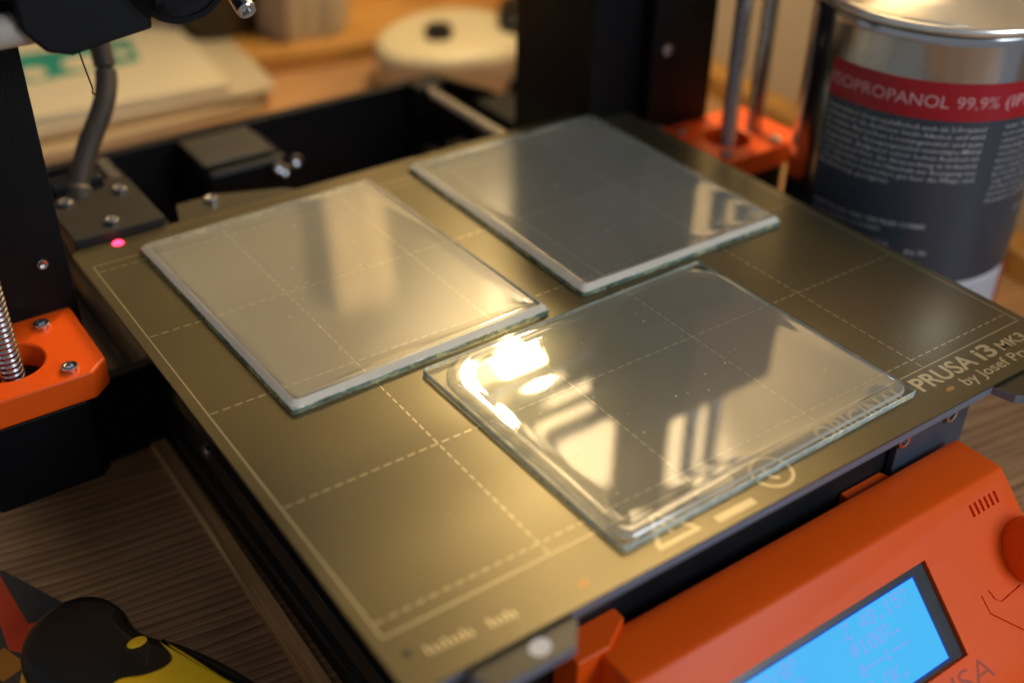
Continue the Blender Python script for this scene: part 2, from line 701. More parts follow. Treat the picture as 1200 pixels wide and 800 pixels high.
# base extrusions running front to back, with their T slots
for x in (13.5, 207):
    bm = BM()
    z = -53.5
    s = [(0, 0), (0, -10.5), (4.2, -11.5), (4.2, -18.5), (0, -19.5), (0, -29.5), (30, -29.5), (30, -19.5), (25.8, -18.5), (25.8, -11.5), (30, -10.5), (30, 0), (19, 0), (18.4, -4.2), (11.6, -4.2), (11, 0)]
    a = [bm.verts.new((x + q, 2, z + h)) for q, h in s]
    b = [bm.verts.new((x + q, 334, z + h)) for q, h in s]
    n = len(s)
    bm.faces.new(a)
    bm.faces.new(b[::-1])
    for i in range(n):
        j = (i + 1) % n
        bm.faces.new((a[i], a[j], b[j], b[i]))
    obj('base_extrusion', bm, M_alu, PR, bev=0.3)

# rear and front plates of the Y axis
bm = BM()
pl = [(5, -83), (300, -83), (300, -58), (262, -34), (226, -17), (5, -17)]
a = [bm.verts.new((x, 336, z)) for x, z in pl]
b = [bm.verts.new((x, 342, z)) for x, z in pl]
bm.faces.new(a[::-1])
bm.faces.new(b)
for i in range(len(pl)):
    j = (i + 1) % len(pl)
    bm.faces.new((a[i], a[j], b[j], b[i]))
obj('rear_plate', bm, M_black, PR, bev=0.5)
bm = BM()
box(bm, 20, 218, -3, 2, -83, -14)
obj('front_plate', bm, mat('black_front_plate', (0.006, 0.007, 0.009), 0.5, bump=0.4, bscale=1500), PR, bev=0.5)
bm = BM()
box(bm, 187, 224, -6, -3.2, -60, -15)
obj('corner_bracket', bm, mat('blue_grey_bracket', (0.05, 0.066, 0.09), 0.4), PR, bev=0.5)
# inner clutter under the bed: motor and electronics behind the bed
bm = BM()
box(bm, 78, 118, 298, 334, -60, -20)
obj('y_motor', bm, M_motor, PR, bev=3)
bm = BM()
box(bm, 78, 113, 302, 334, -19.5, -17)
obj('motor_cover', bm, mat('brown_black_plastic', (0.012, 0.010, 0.008), 0.6), PR, bev=2)
bm = BM()
prism(bm, [(205, 324), (222, 324), (222, 336), (205, 336)], -32, -15)
obj('rod_holder', bm, M_blackp, PR, bev=1.5)
bm = BM()
box(bm, 246, 268, 216, 334, -62, -34)
obj('electronics_cover', bm, M_blackp, PR, bev=2)

# smooth rods of the Y axis
for x in (42, 213):
    bm = BM()
    tube(bm, [(x, 2, -20), (x, 334, -20)], 4, 20)
    obj('smooth_rod', bm, M_rod, PR, smooth=True)
# carriage below the bed
bm = BM()
box(bm, 36, 220, 30, 190, -17, -12)
obj('bed_carriage', bm, M_black, PR, bev=0.5)

# heated bed with its tabs
bm = BM()
hb = [(-1, -17.5), (12, -17.5), (13.5, -25), (16, -27), (38, -27), (43, -21), (43, -17.9), (212, -17.9), (214, -25), (218, -28), (240, -28), (243, -24), (243, -17.5), (252, -17.5),
      (252, 224), (150, 224), (146, 229), (90, 229), (86, 233), (60, 243), (44, 243), (40, 229), (-1, 229)]
prism(bm, hb, -4.6, -1.5)
hbo = obj('heated_bed', bm, [M_pcb, M_pcbedge], PR, bev=0.25)
for f in hbo.data.polygons:
    if abs(f.normal.z) < 0.5:
        f.material_index = 1


def label_dot(x, y, rx, ry, rotz, parent, name='white_dot', m=None, z=-1.45):
    bm = BM()
    n = 24
    pts = []
    for k in range(n):
        a = 2 * math.pi * k / n
        px, py = rx * math.cos(a), ry * math.sin(a)
        pts.append((x + px * math.cos(rotz) - py * math.sin(rotz), y + px * math.sin(rotz) + py * math.cos(rotz)))
    vs = [bm.verts.new((px, py, z)) for px, py in pts]
    bm.faces.new(vs)
    return obj(name, bm, m or M_white, parent)


label_dot(30.5, -22.4, 3.1, 2.6, 0.3, hbo)
label_dot(228.5, -21.8, 4.5, 2.2, 0.15, hbo)

# a socket head screw, shared by every screw on the printer
bm = BM()
lathe(bm, [(2.75, 0), (2.75, 1.5), (2.5, 1.75), (1.75, 1.75), (1.45, 1.6)], (0, 0, 0), 24, cap1=False)
top = [bm.verts.new((1.45 * math.cos(math.pi * k / 3), 1.45 * math.sin(math.pi * k / 3), 1.58)) for k in range(6)]
bot = [bm.verts.new((1.4 * math.cos(math.pi * k / 3), 1.4 * math.sin(math.pi * k / 3), 0.3)) for k in range(6)]
bm.faces.new(bot)
for k in range(6):
    bm.faces.new((top[k], top[(k + 1) % 6], bot[(k + 1) % 6], bot[k]))
screw = obj('screw', bm, M_steel, PR, smooth=True, at=(-24, 197.5, -10), ang=30)
# the mesh above was built round the world origin, so shift it to its own origin
for v in screw.data.vertices:
    v.co += Vector((-24, 197.5, -10)) * MM
UP = (0, 0, 0)
FRONT = (R(90), 0, 0)          # head looks towards -y


# motor brackets with motors, lead screws and rods (left, then right)
def bracket(side):
    """side=-1 left, +1 right"""
    cx = 125 + side * 164.5
    s = -side

    def X(v):        # v = distance from the screw axis towards the bed
        return cx + s * v
    ou = [(-32, -21), (21, -21), (27.5, -15), (27.5, 25.5), (-32, 25.5)]
    ou = [(X(a), 182 + b) for a, b in ou]
    if side > 0:
        ou = ou[::-1]
    bm = BM()
    prism(bm, ou, -20.5, -10)
    o = obj('motor_bracket', bm, M_orange, PR)
    cb = BM()
    lathe(cb, [(11.2, -25), (11.2, -5)], (cx, 182, 0), 40)
    c = obj('cutter', cb, M_orange)
    boolean_cut(o, [c])
    bv = o.modifiers.new('bevel', 'BEVEL')
    bv.width = 0.9 * MM
    bv.segments = 3
    bv.limit_method = 'ANGLE'
    bv.angle_limit = R(30)
    for f in o.data.polygons:
        f.use_smooth = True
    o.data.set_sharp_from_angle(angle=R(35))
    # motor: chamfered square body with a boss and a shaft coupling
    bm = BM()
    q, k = 21, 4.0
    pl = [(-q + k, -q), (q - k, -q), (q, -q + k), (q, q - k), (q - k, q), (-q + k, q), (-q, q - k), (-q, -q + k)]
    prism(bm, [(cx + a, 182 + b) for a, b in pl], -53, -20.6)
    lathe(bm, [(11, -20.6), (11, -18.8), (9, -18.6)], (cx, 182, 0), 36)
    obj('z_motor', bm, M_motor, PR, bev=0.5)
    # trapezoidal lead screw
    bm = BM()
    seg, dz = 28, 0.25
    n = int(90 / dz)
    prev = None
    for i in range(n + 1):
        z = -19 + i * dz
        ring = []
        for a in range(seg):
            ph = (z / 2.0 - a / seg) % 1.0
            r = 4.0 if ph < 0.42 else (3.45 if 0.5 < ph < 0.92 else 3.7)
            t = 2 * math.pi * a / seg
            ring.append(bm.verts.new((cx + r * math.cos(t), 182 + r * math.sin(t), z)))
        if prev:
            for a in range(seg):
                bm.faces.new((prev[a], prev[(a + 1) % seg], ring[(a + 1) % seg], ring[a]))
        prev = ring
    lathe(bm, [(3.8, 71), (3.8, 300)], (cx, 182, 0), 20)
    obj('lead_screw', bm, M_dksteel, PR, smooth=True, ang=60)
    rx = cx + side * 17
    bm = BM()
    tube(bm, [(rx, 182, -14), (rx, 182, 300)], 4, 20)
    obj('smooth_rod', bm, M_rod, PR, smooth=True)
    for a in (-15.5, 15.5):
        for b in (-15.5, 15.5):
            if side < 0 and a == 15.5 * s and b > 0:
                continue
            place(screw, (cx + a, 182 + b, -10), PR, UP)
    return o


bracket(-1)
bracket(1)
screw.location = Vector((-24, 197.5, -10)) * MM - worldpos(PR)
for p in ((-24, 166.5, 0),):
    pass
place(screw, (-17.7, 205, 9.7), PR, FRONT).scale = (0.7, 0.7, 0.7)
place(screw, (266.5, 205, 30), PR, FRONT)
place(screw, (266.5, 205, -10), PR, FRONT)
place(screw, (119, 292, -21), PR, FRONT)
place(screw, (110, 292, -22), PR, FRONT)
place(screw, (114, 295, -26), PR, FRONT)
place(screw, (14, -21.0, -5), PR, FRONT)
place(screw, (57, 238, -1.5), PR, UP)
place(screw, (188, -6, -20), PR, FRONT)
place(screw, (212, -6, -20), PR, FRONT)
place(screw, (-8, 204, -44), PR, FRONT)
place(screw, (12, 150, -50), PR, (0, R(-90), 0))

# power supply behind the right upright
bm = BM()
box(bm, 230, 292, 213, 272, -60, 155)
obj('power_supply', bm, M_black, PR, bev=1)

# X axis: rods, belts, end blocks (seen mirrored in the plates; the left one hangs into the picture)
for z in (106, 156):
    bm = BM()
    tube(bm, [(-8, 186, z + (6 if z < 120 else 0)), (300, 186, z + (6 if z < 120 else 0))], 4, 20)
    obj('smooth_rod', bm, M_rod, PR, smooth=True)
for z in (126, 140):
    bm = BM()
    box(bm, -8, 292, 185, 186.4, z - 2.6, z + 2.6)
    obj('belt', bm, mat('black_belt', (0.012, 0.012, 0.012), 0.6), PR)
bm = BM()
prism(bm, [(228, 162), (318, 162), (320, 166), (320, 200), (228, 200)], 92, 158)
obj('x_end', bm, M_blackp, PR, bev=3)
bm = BM()
prism(bm, [(262, 160.5), (322, 160.5), (322, 161.9), (262, 161.9)], 96, 154)
obj('x_end_cover', bm, mat('dark_maroon_plastic', (0.10, 0.022, 0.012), 0.5), PR, bev=0.3)
# left end: bearing block with rounded corner, motor plate, pulley guard
bm = BM()
pr = [(-46, 103), (-14, 103), (-14, 94), (-8, 86), (-1, 84), (24, 87.6), (24, 91.5), (40, 92.2), (56, 96), (62, 102), (62, 150), (-46, 150)]
a = [bm.verts.new((x, 172, z + 7)) for x, z in pr]
b = [bm.verts.new((x, 200, z + 7)) for x, z in pr]
bm.faces.new(a)
bm.faces.new(b[::-1])
for i in range(len(pr)):
    j = (i + 1) % len(pr)
    bm.faces.new((a[i], b[i], b[j], a[j]))
obj('x_end', bm, M_blackp, PR, bev=1.2)
bm = BM()
tube(bm, [(-30, 180, 99.3), (-6, 180, 99.3)], 5.0, 24)
obj('rod_stub', bm, mat('pale_bushing', (0.46, 0.41, 0.34), 0.7), PR, smooth=True)
# toothed pulley
bm = BM()
n = 40
rr = [(11.5 if k % 2 else 10.3) for k in range(n)]
M = Matrix.Translation((31, 170.5, 113)) @ Matrix.Rotation(R(90), 4, 'X')
a = [bm.verts.new(M @ Vector((rr[k] * math.cos(2 * math.pi * k / n), rr[k] * math.sin(2 * math.pi * k / n), -1.4))) for k in range(n)]
b = [bm.verts.new(M @ Vector((rr[k] * math.cos(2 * math.pi * k / n), rr[k] * math.sin(2 * math.pi * k / n), 8))) for k in range(n)]
bm.faces.new(a)
bm.faces.new(b)
for k in range(n):
    bm.faces.new((a[k], a[(k + 1) % n], b[(k + 1) % n], b[k]))
obj('pulley', bm, M_motor, PR)
bm = BM()
lathe(bm, [(17, -8), (17, 1.0), (15, 1.4), (15, 0.2)], (0, 0, 0), 48, Matrix.Translation((34, 171.5, 112)) @ Matrix.Rotation(R(90), 4, 'X'))
obj('pulley_guard', bm, M_blackp, PR, smooth=True)
bm = BM()
lathe(bm, [(3.2, -6), (3.2, 8), (2.8, 8.5), (1.7, 8.5), (1.5, 6.5)], (0, 0, 0), 20, Matrix.Translation((51.5, 172, 101)) @ Matrix.Rotation(R(118), 4, 'X'))
obj('bolt', bm, M_steel, PR, smooth=True)

# bed cable cover, its screws, light and cable
bm = BM()
prism(bm, [(-1, 226.5), (34, 226.5), (34, 268), (27, 272), (-1, 272)], -6, 3.4)
cov = obj('cable_cover', bm, M_cover, PR, bev=0.8)
for q in ((5.5, 257, 3.4), (27, 257, 3.4), (15.5, 233, 3.4)):
    place(screw, q, PR, UP)
bm = BM()
lathe(bm, [(2.1, 0), (2.1, 0.9), (1.3, 1.5)], (13.5, 222.5, -0.9), 14)
obj('indicator_light', bm, emit('red_led', (1.0, 0.022, 0.07), 9.0), PR, smooth=True)
bm = BM()
path = spline([(12, 262, -2), (14, 266, 6), (22, 272, 18), (33, 278, 32), (38, 285, 44), (36.5, 290, 62), (26, 292, 90), (10, 290, 130)], 8)
tube(bm, path, [6.5, 6.2] + [5.6] * 6 + [4.3] * (len(path) - 8), 16)
obj('bed_cable', bm, M_cable, PR, smooth=True)
bm = BM()
prism(bm, [(2, 264), (24, 264), (24, 274), (2, 274)], -6, 9)
obj('cable_gland', bm, M_blackp, PR, bev=2.5)
# stray thread of filament
bm = BM()
tube(bm, spline([(11.0, 215, 83), (11.4, 214, 76.5), (11.5, 211, 71.5), (11.7, 208, 66.5), (11.4, 207.5, 64.6), (13.0, 206.5, 64.2)], 5), 0.3, 6)
obj('filament_thread', bm, mat('dark_red_filament', (0.012, 0.004, 0.008), 0.4), PR, smooth=True)

# ------------------------------------------------------------------ control box with display
PY, PZ = -27.0, -30.0
c45 = math.sqrt(0.5)


def panel(x, s, h=0.0):
    """point on the sloped front panel: s mm down the slope, h above it"""
    return (x, PY - c45 * s - c45 * h, PZ - c45 * s + c45 * h)


X0, X1 = 58.0, 216.0
bm = BM()
prof = [(-8.5, -30.6), (-12, PZ), (PY, PZ), (PY - c45 * 60, PZ - c45 * 60), (PY - c45 * 60, -83), (-8.5, -83)]
a = [bm.verts.new((X0, y, z)) for y, z in prof]
b = [bm.verts.new((X1, y, z)) for y, z in prof]
bm.faces.new(a)
bm.faces.new(b[::-1])
for i in range(len(prof)):
    j = (i + 1) % len(prof)
    bm.faces.new((a[i], b[i], b[j], a[j]))
bmesh.ops.recalc_face_normals(bm, faces=bm.faces)
edges = [e for e in bm.edges]
bmesh.ops.bevel(bm, geom=edges, offset=1.1, segments=3, affect='EDGES', profile=0.5)
lcd = obj('control_box', bm, M_orange, PR)


def slab_cutter(pts, h0, h1):
    bm = BM()
    a = [bm.verts.new(panel(x, s, h0)) for x, s in pts]
    b = [bm.verts.new(panel(x, s, h1)) for x, s in pts]
    n = len(pts)
    bm.faces.new(a)
    bm.faces.new(b[::-1])
    for i in range(n):
        j = (i + 1) % n
        bm.faces.new((a[i], b[i], b[j], a[j]))
    return obj('cutter', bm, M_engrave)


cut = [slab_cutter([(78.5, 12.4), (168.5, 12.4), (168.5, 43.6), (78.5, 43.6)], -2.2, 3)]
for k in range(6):
    x = 194.6 + k * 2.45
    cut.append(slab_cutter([(x, 5.2), (x + 1.15, 5.2), (x + 1.15, 9.2), (x, 9.2)], -1.2, 3))


def stroke(pts, wd):
    """thin closed outline round a polyline in (x, s)"""
    L_, R_ = [], []
    for i, p in enumerate(pts):
        a = Vector(pts[max(i - 1, 0)])
        b = Vector(pts[min(i + 1, len(pts) - 1)])
        t = (b - a).normalized()
        nn = Vector((-t.y, t.x)) * wd / 2
        L_.append(tuple(Vector(p) + nn))
        R_.append(tuple(Vector(p) - nn))
    return L_ + R_[::-1]


cut.append(slab_cutter(stroke([(183.6, 31.0), (184.0, 37.2), (194.5, 47.8), (206, 47.8)], 0.55), -0.8, 3))
cut.append(slab_cutter(stroke([(187.2, 30.6), (188.3, 34.4), (190.6, 35.9), (200.8, 34.9)], 0.55), -0.8, 3))
boolean_cut(lcd, cut)
for f in lcd.data.polygons:
    f.use_smooth = True
lcd.data.set_sharp_from_angle(angle=R(40))


def on_panel(h):
    return lambda x, y: panel(x, -y, h)


# display: black bezel, blue glowing glass, dot-matrix characters
bm = BM()
a = [bm.verts.new(panel(x, s, h)) for h in (-2.1, -1.3) for x, s in ((79, 12.8), (168.1, 12.8), (168.1, 43.2), (79, 43.2))]
for f in ((0, 1, 2, 3), (4, 5, 6, 7), (0, 1, 5, 4), (1, 2, 6, 5), (2, 3, 7, 6), (3, 0, 4, 7)):
    bm.faces.new([a[i] for i in f])
obj('display_bezel', bm, mat('black_bezel', (0.012, 0.014, 0.022), 0.3), lcd)


def screen_mat():
    m = bpy.data.materials.new('blue_backlit_display')
    m.use_nodes = True
    N, L = m.node_tree.nodes, m.node_tree.links
    b = N['Principled BSDF']
    b.inputs['Base Color'].default_value = (0.0, 0.005, 0.01, 1)
    b.inputs['Roughness'].default_value = 0.3
    b.inputs['Specular IOR Level'].default_value = 0.1
    tc = N.new('ShaderNodeTexCoord')
    no = N.new('ShaderNodeTexNoise')
    no.inputs['Scale'].default_value = 30
    L.new(tc.outputs['Object'], no.inputs['Vector'])
    cr = N.new('ShaderNodeValToRGB')
    cr.color_ramp.elements[0].color = (0.055, 0.46, 0.96, 1)
    cr.color_ramp.elements[1].color = (0.085, 0.58, 1.0, 1)
    L.new(no.outputs['Fac'], cr.inputs[0])
    L.new(cr.outputs[0], b.inputs['Emission Color'])
    b.inputs['Emission Strength'].default_value = 0.92
    return m


bm = BM()
vs = [bm.verts.new(panel(x, s, -1.2)) for x, s in ((85, 15.2), (162, 15.2), (162, 41.4), (85, 41.4))]
bm.faces.new(vs)
obj('screen', bm, screen_mat(), lcd)
bm = BM()
fr = [(85, 15.2), (162, 15.2), (162, 41.4), (85, 41.4)]
fo = [(84.6, 14.8), (162.4, 14.8), (162.4, 41.8), (84.6, 41.8)]
a = [bm.verts.new(panel(x, s, -1.15)) for x, s in fr]
b = [bm.verts.new(panel(x, s, -1.15)) for x, s in fo]
for i in range(4):
    bm.faces.new((a[i], a[(i + 1) % 4], b[(i + 1) % 4], b[i]))
obj('screen_rim', bm, emit('deep_blue_rim', (0.01, 0.06, 0.75), 0.8), lcd)
G = {
    'Z': '11111 00001 00010 00100 01000 10000 11111', '4': '00010 00110 01010 10010 11111 00010 00010',
    '8': '01110 10001 10001 01110 10001 10001 01110', '.': '00000 00000 00000 00000 00000 01100 01100',
    '1': '00100 01100 00100 00100 00100 00100 01110', '5': '11111 10000 11110 00001 00001 10001 01110',
    '?': '01110 10001 00001 00010 00100 00000 00100', '0': '01110 10001 10011 10101 11001 10001 01110',
    '%': '11000 11001 00010 00100 01000 10011 00011', '/': '00000 00001 00010 00100 01000 10000 00000',
    'd': '01100 10010 10010 01100 00000 00000 00000', '-': '00000 00000 00000 11111 00000 00000 00000',
    ':': '00000 01100 01100 00000 01100 01100 00000', 'O': '01110 10001 10001 10001 10001 10001 01110',
    'K': '10001 10010 10100 11000 10100 10010 10001', 'c': '00000 01110 10101 10111 10001 01110 00000',
    'f': '01110 10101 10101 10111 10001 01110 00000', '3': '11111 00010 00100 00010 00001 10001 01110',
    '2': '01110 10001 00001 00010 00100 01000 11111',
    'M': '10001 11011 10101 10101 10001 10001 10001', 'i': '00100 00000 01100 00100 00100 00100 01110'}
bm = BM()
rows = [(18.4, {2: '2', 3: '2', 4: '/', 5: '0', 6: 'd', 12: 'Z', 14: '4', 15: '8', 16: '.', 17: '1', 18: '5', 19: '?'}),
        (24.4, {3: '2', 4: '/', 5: '0', 6: 'd', 12: 'f', 13: '1', 14: '0', 15: '0', 16: '%', 17: '.'}),
        (30.4, {12: 'c', 13: '-', 14: '-', 15: ':', 16: '-', 17: '-'}),
        (36.4, {7: 'i', 8: '3', 10: 'M', 11: 'K', 12: '3', 14: 'O', 15: 'K', 16: '.'})]
dp, dv = 0.6, 0.66
for s0, row in rows:
    for c, ch in row.items():
        xc = 130.4 + 3.62 * (c - 12)
        for r_, line in enumerate(G[ch].split()):
            for q, bit in enumerate(line):
                if bit == '1':
                    x = xc + (q - 2) * dp
                    s = s0 + (r_ - 3) * dv
                    vs = [bm.verts.new(panel(x + a * 0.27, s + b * 0.3, -1.12)) for a, b in ((-1, -1), (1, -1), (1, 1), (-1, 1))]
                    bm.faces.new(vs)
obj('screen_characters', bm, emit('pale_violet_pixels', (0.24, 0.38, 0.90), 1.0), lcd)

# knob with a shallow skirt
nrm = Vector((0, -c45, c45))
kM = Matrix.Translation(panel(210.0, 27.0, 0)) @ nrm.to_track_quat('Z', 'Y').to_matrix().to_4x4()
bm = BM()
prof = [(11.0, 0.1), (11.0, 9.2), (10.6, 10.8), (9.4, 11.8), (7.5, 12.2), (6.5, 11.8), (3.0, 11.4)]
lathe(bm, prof, (0, 0, 0), 48, kM)
obj('knob', bm, M_orange, lcd, smooth=True, ang=50)
# engraved letters below the display (slightly sunk look: darker fill)
bm = BM()
text_fit(bm, 'PRUSA', 136, 175.5, -53.2, 7.0, on_panel(0.04), bold=-0.005)
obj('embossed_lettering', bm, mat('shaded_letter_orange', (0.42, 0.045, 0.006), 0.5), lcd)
# supports that carry the box
bm = BM()
prism(bm, [(50, -14), (61, -14), (71, -8), (71, -3.2), (50, -3.2)], -70, -29)
obj('box_support', bm, M_orange, PR, bev=0.8)
bm = BM()
prism(bm, [(165, -8.2), (186, -8.2), (184, -3.3), (165, -3.3)], -70, -33.5)
obj('box_support', bm, M_orange, PR, bev=0.8)
bm = BM()
tube(bm, spline([(30, -12, -50), (40, -22, -58), (52, -30, -66), (60, -24, -72)], 6), 1.3, 8)
obj('ribbon_wire', bm, mat('red_wire', (0.4, 0.02, 0.02), 0.5), PR, smooth=True)
bm = BM()
tube(bm, spline([(28, -10, -46), (38, -20, -53), (50, -28, -60), (60, -22, -70)], 6), 1.3, 8)
obj('ribbon_wire', bm, mat('white_wire', (0.5, 0.5, 0.5), 0.5), PR, smooth=True)

# ------------------------------------------------------------------ golden print sheet
SH = root('print_sheet', 'golden brown steel print sheet with dashed grid, lying on the printer bed under the glass', 'print sheet', (125, 103, -0.8))


def rrect(x0, x1, y0, y1, r, n=8):
    rs = r if isinstance(r, (list, tuple)) else [r] * 4
    pts = []
    for (cx, cy, a0), rr in zip(((x1, y0, -90), (x1, y1, 0), (x0, y1, 90), (x0, y0, 180)), rs):
        sx = -1 if cx == x1 else 1
        sy = -1 if cy == y1 else 1
        for k in range(n + 1):
            a = R(a0 + 90 * k / n)
            pts.append((cx + sx * rr + rr * math.cos(a), cy + sy * rr + rr * math.sin(a)))
    return pts


bm = BM()
prism(bm, rrect(-3.6, 253.6, -18.6, 225.5, 4.5), -0.8, 0.0)
obj('sheet_plate', bm, M_sheet, SH, bev=0.15, seg=1)
# printed grid
Z1 = 0.06
bm = BM()


def strip(bm, x0, y0, x1, y1, wd, z=Z1):
    d = Vector((x1 - x0, y1 - y0)).normalized()
    nn = Vector((-d.y, d.x)) * wd / 2
    vs = [bm.verts.new((x, y, z)) for x, y in ((x0 - nn.x, y0 - nn.y), (x1 - nn.x, y1 - nn.y), (x1 + nn.x, y1 + nn.y), (x0 + nn.x, y0 + nn.y))]
    bm.faces.new(vs)


for a, b in (((0, 0), (250, 0)), ((250, 0.3), (250, 209.7)), ((250, 210), (0, 210)), ((0, 209.7), (0, 0.3))):
    strip(bm, *a, *b, 0.36)
obj('grid_border', bm, M_print, SH)
bm = BM()


def dashed(x0, y0, x1, y1):
    L_ = math.hypot(x1 - x0, y1 - y0)
    d = Vector((x1 - x0, y1 - y0)) / L_
    t = 0.6
    while t < L_ - 0.6:
        e = min(t + 2.6, L_ - 0.6)
        strip(bm, x0 + d.x * t, y0 + d.y * t, x0 + d.x * e, y0 + d.y * e, 0.36)
        t += 3.9


for y in (5, 55, 105, 155, 205):
    dashed(0, y, 250, y)
for x in (50, 100, 150, 200):
    dashed(x, 0, x, 210)
g = obj('grid_dashes', bm, M_print, SH)
bm = BM()
flat = lambda x, y: (x, y, Z1)
text_fit(bm, 'ORIGINAL', 144.6, 184.6, -8.5, 6.3, flat, bold=0.022)
text_fit(bm, 'PRUSA', 189.3, 217.2, -8.5, 6.3, flat, bold=0.022)
text_fit(bm, 'i3', 219.9, 228.2, -8.5, 6.3, flat, bold=0.022)
text_fit(bm, 'MK3', 230.4, 243.6, -8.5, 4.3, flat, bold=0.018)
text_fit(bm, 'by Josef Prusa', 203.8, 243.6, -14.4, 4.1, flat, bold=0.012)
obj('sheet_lettering', bm, M_print, SH)
bm = BM()
for k in range(32):                     # round pictogram
    a0, a1 = 2 * math.pi * k / 32, 2 * math.pi * (k + 1) / 32
    q = [(121.8 + r * math.cos(a), -9.0 + r * math.sin(a)) for r, a in ((5.6, a0), (6.7, a0), (6.7, a1), (5.6, a1))]
    bm.faces.new([bm.verts.new((x, y, Z1)) for x, y in q])
obj('ring_pictogram', bm, M_print, SH)
bm = BM()
for k in range(9, 23):
    a0, a1 = 2 * math.pi * k / 32, 2 * math.pi * (k + 1) / 32
    q = [(122.8 + r * math.cos(a), -9.0 + r * math.sin(a)) for r, a in ((2.3, a0), (3.4, a0), (3.4, a1), (2.3, a1))]
    bm.faces.new([bm.verts.new((x, y, Z1)) for x, y in q])
obj('arc_pictogram', bm, M_print, SH)
for q in ((95, -14.8, 109.2, -14.8, 2.6), (97, -4.4, 111, -4.4, 2.4)):
    bm = BM()
    strip(bm, *q)
    obj('printed_bar', bm, M_print, SH)
bm = BM()
for a, b in (((74.8, -14.4), (89.4, -14.4)), ((88.6, -13.6), (82.6, -3.4)), ((81.6, -3.4), (75.4, -13.6))):
    strip(bm, *a, *b, 1.3)
strip(bm, 82, -11.6, 82, -7.2, 1.2)
obj('warning_triangle', bm, M_print, SH)
bm = BM()
for wx, n_ in ((7, 8), (24, 5)):        # worn line of small print near the front left corner
    for k in range(n_):
        xx = wx + k * 1.65
        strip(bm, xx, -10.6 - 0.08 * (xx - 7), xx, -8.4 - 0.08 * (xx - 7) + (0.9 if k % 3 == 0 else 0), 0.65)
obj('small_print', bm, M_print, SH, kind='stuff')
M_amber = mat('amber_spot', (0.36, 0.20, 0.06), 0.4, metal=0.5)
label_dot(50.8, -12.8, 1.5, 1.1, 0.2, SH, 'amber_spot', M_amber, 0.05)
label_dot(197.7, -12.2, 2.0, 0.9, 0.1, SH, 'amber_spot', M_amber, 0.05)
label_dot(2.4, -7.2, 1.1, 1.1, 0, SH, 'pin_hole', M_hole, 0.05)


rd = random.Random(11)
bm = BM()
for k in range(90):
    q = rd.choice((0.07, 0.09, 0.12, 0.18))
    bmesh.ops.create_icosphere(bm, subdivisions=1, radius=q, matrix=Matrix.Translation((rd.uniform(0, 250), rd.uniform(-16, 222), 0.05 + q * 0.3)) @ Matrix.Rotation(rd.uniform(0, 3), 4, 'Z') @ Matrix.Diagonal((1, rd.uniform(0.7, 3.0), 0.5, 1)))
obj('dust', bm, mat('sheet_dust', (0.42, 0.38, 0.30), 0.8), SH, kind='stuff')
# ------------------------------------------------------------------ glass plates
def rr_ring(wd, ht, s, rad, n=14, side=10):
    """points of a rounded rectangle inset by s; rad: corner radii at inset 0 (near-left, near-right, far-right, far-left)"""
    x, y = wd / 2 - s, ht / 2 - s
    out = []
    cs = [(-x, -y, 180), (x, -y, 270), (x, y, 0), (-x, y, 90)]
    segs = []
    for (cx, cy, a0), r0 in zip(cs, rad):
        rr = max(r0 - s * 0.55, 0.6)
        sx, sy = (1 if cx < 0 else -1), (1 if cy < 0 else -1)
        segs.append([(cx + sx * rr + rr * math.cos(R(a0 + 90 * k / n)), cy + sy * rr + rr * math.sin(R(a0 + 90 * k / n))) for k in range(n + 1)])
    for i in range(4):
        out += segs[i]
        a, b = segs[i][-1], segs[(i + 1) % 4][0]
        for k in range(1, side):
            t = k / side
            out.append((a[0] * (1 - t) + b[0] * t, a[1] * (1 - t) + b[1] * t))
    return out


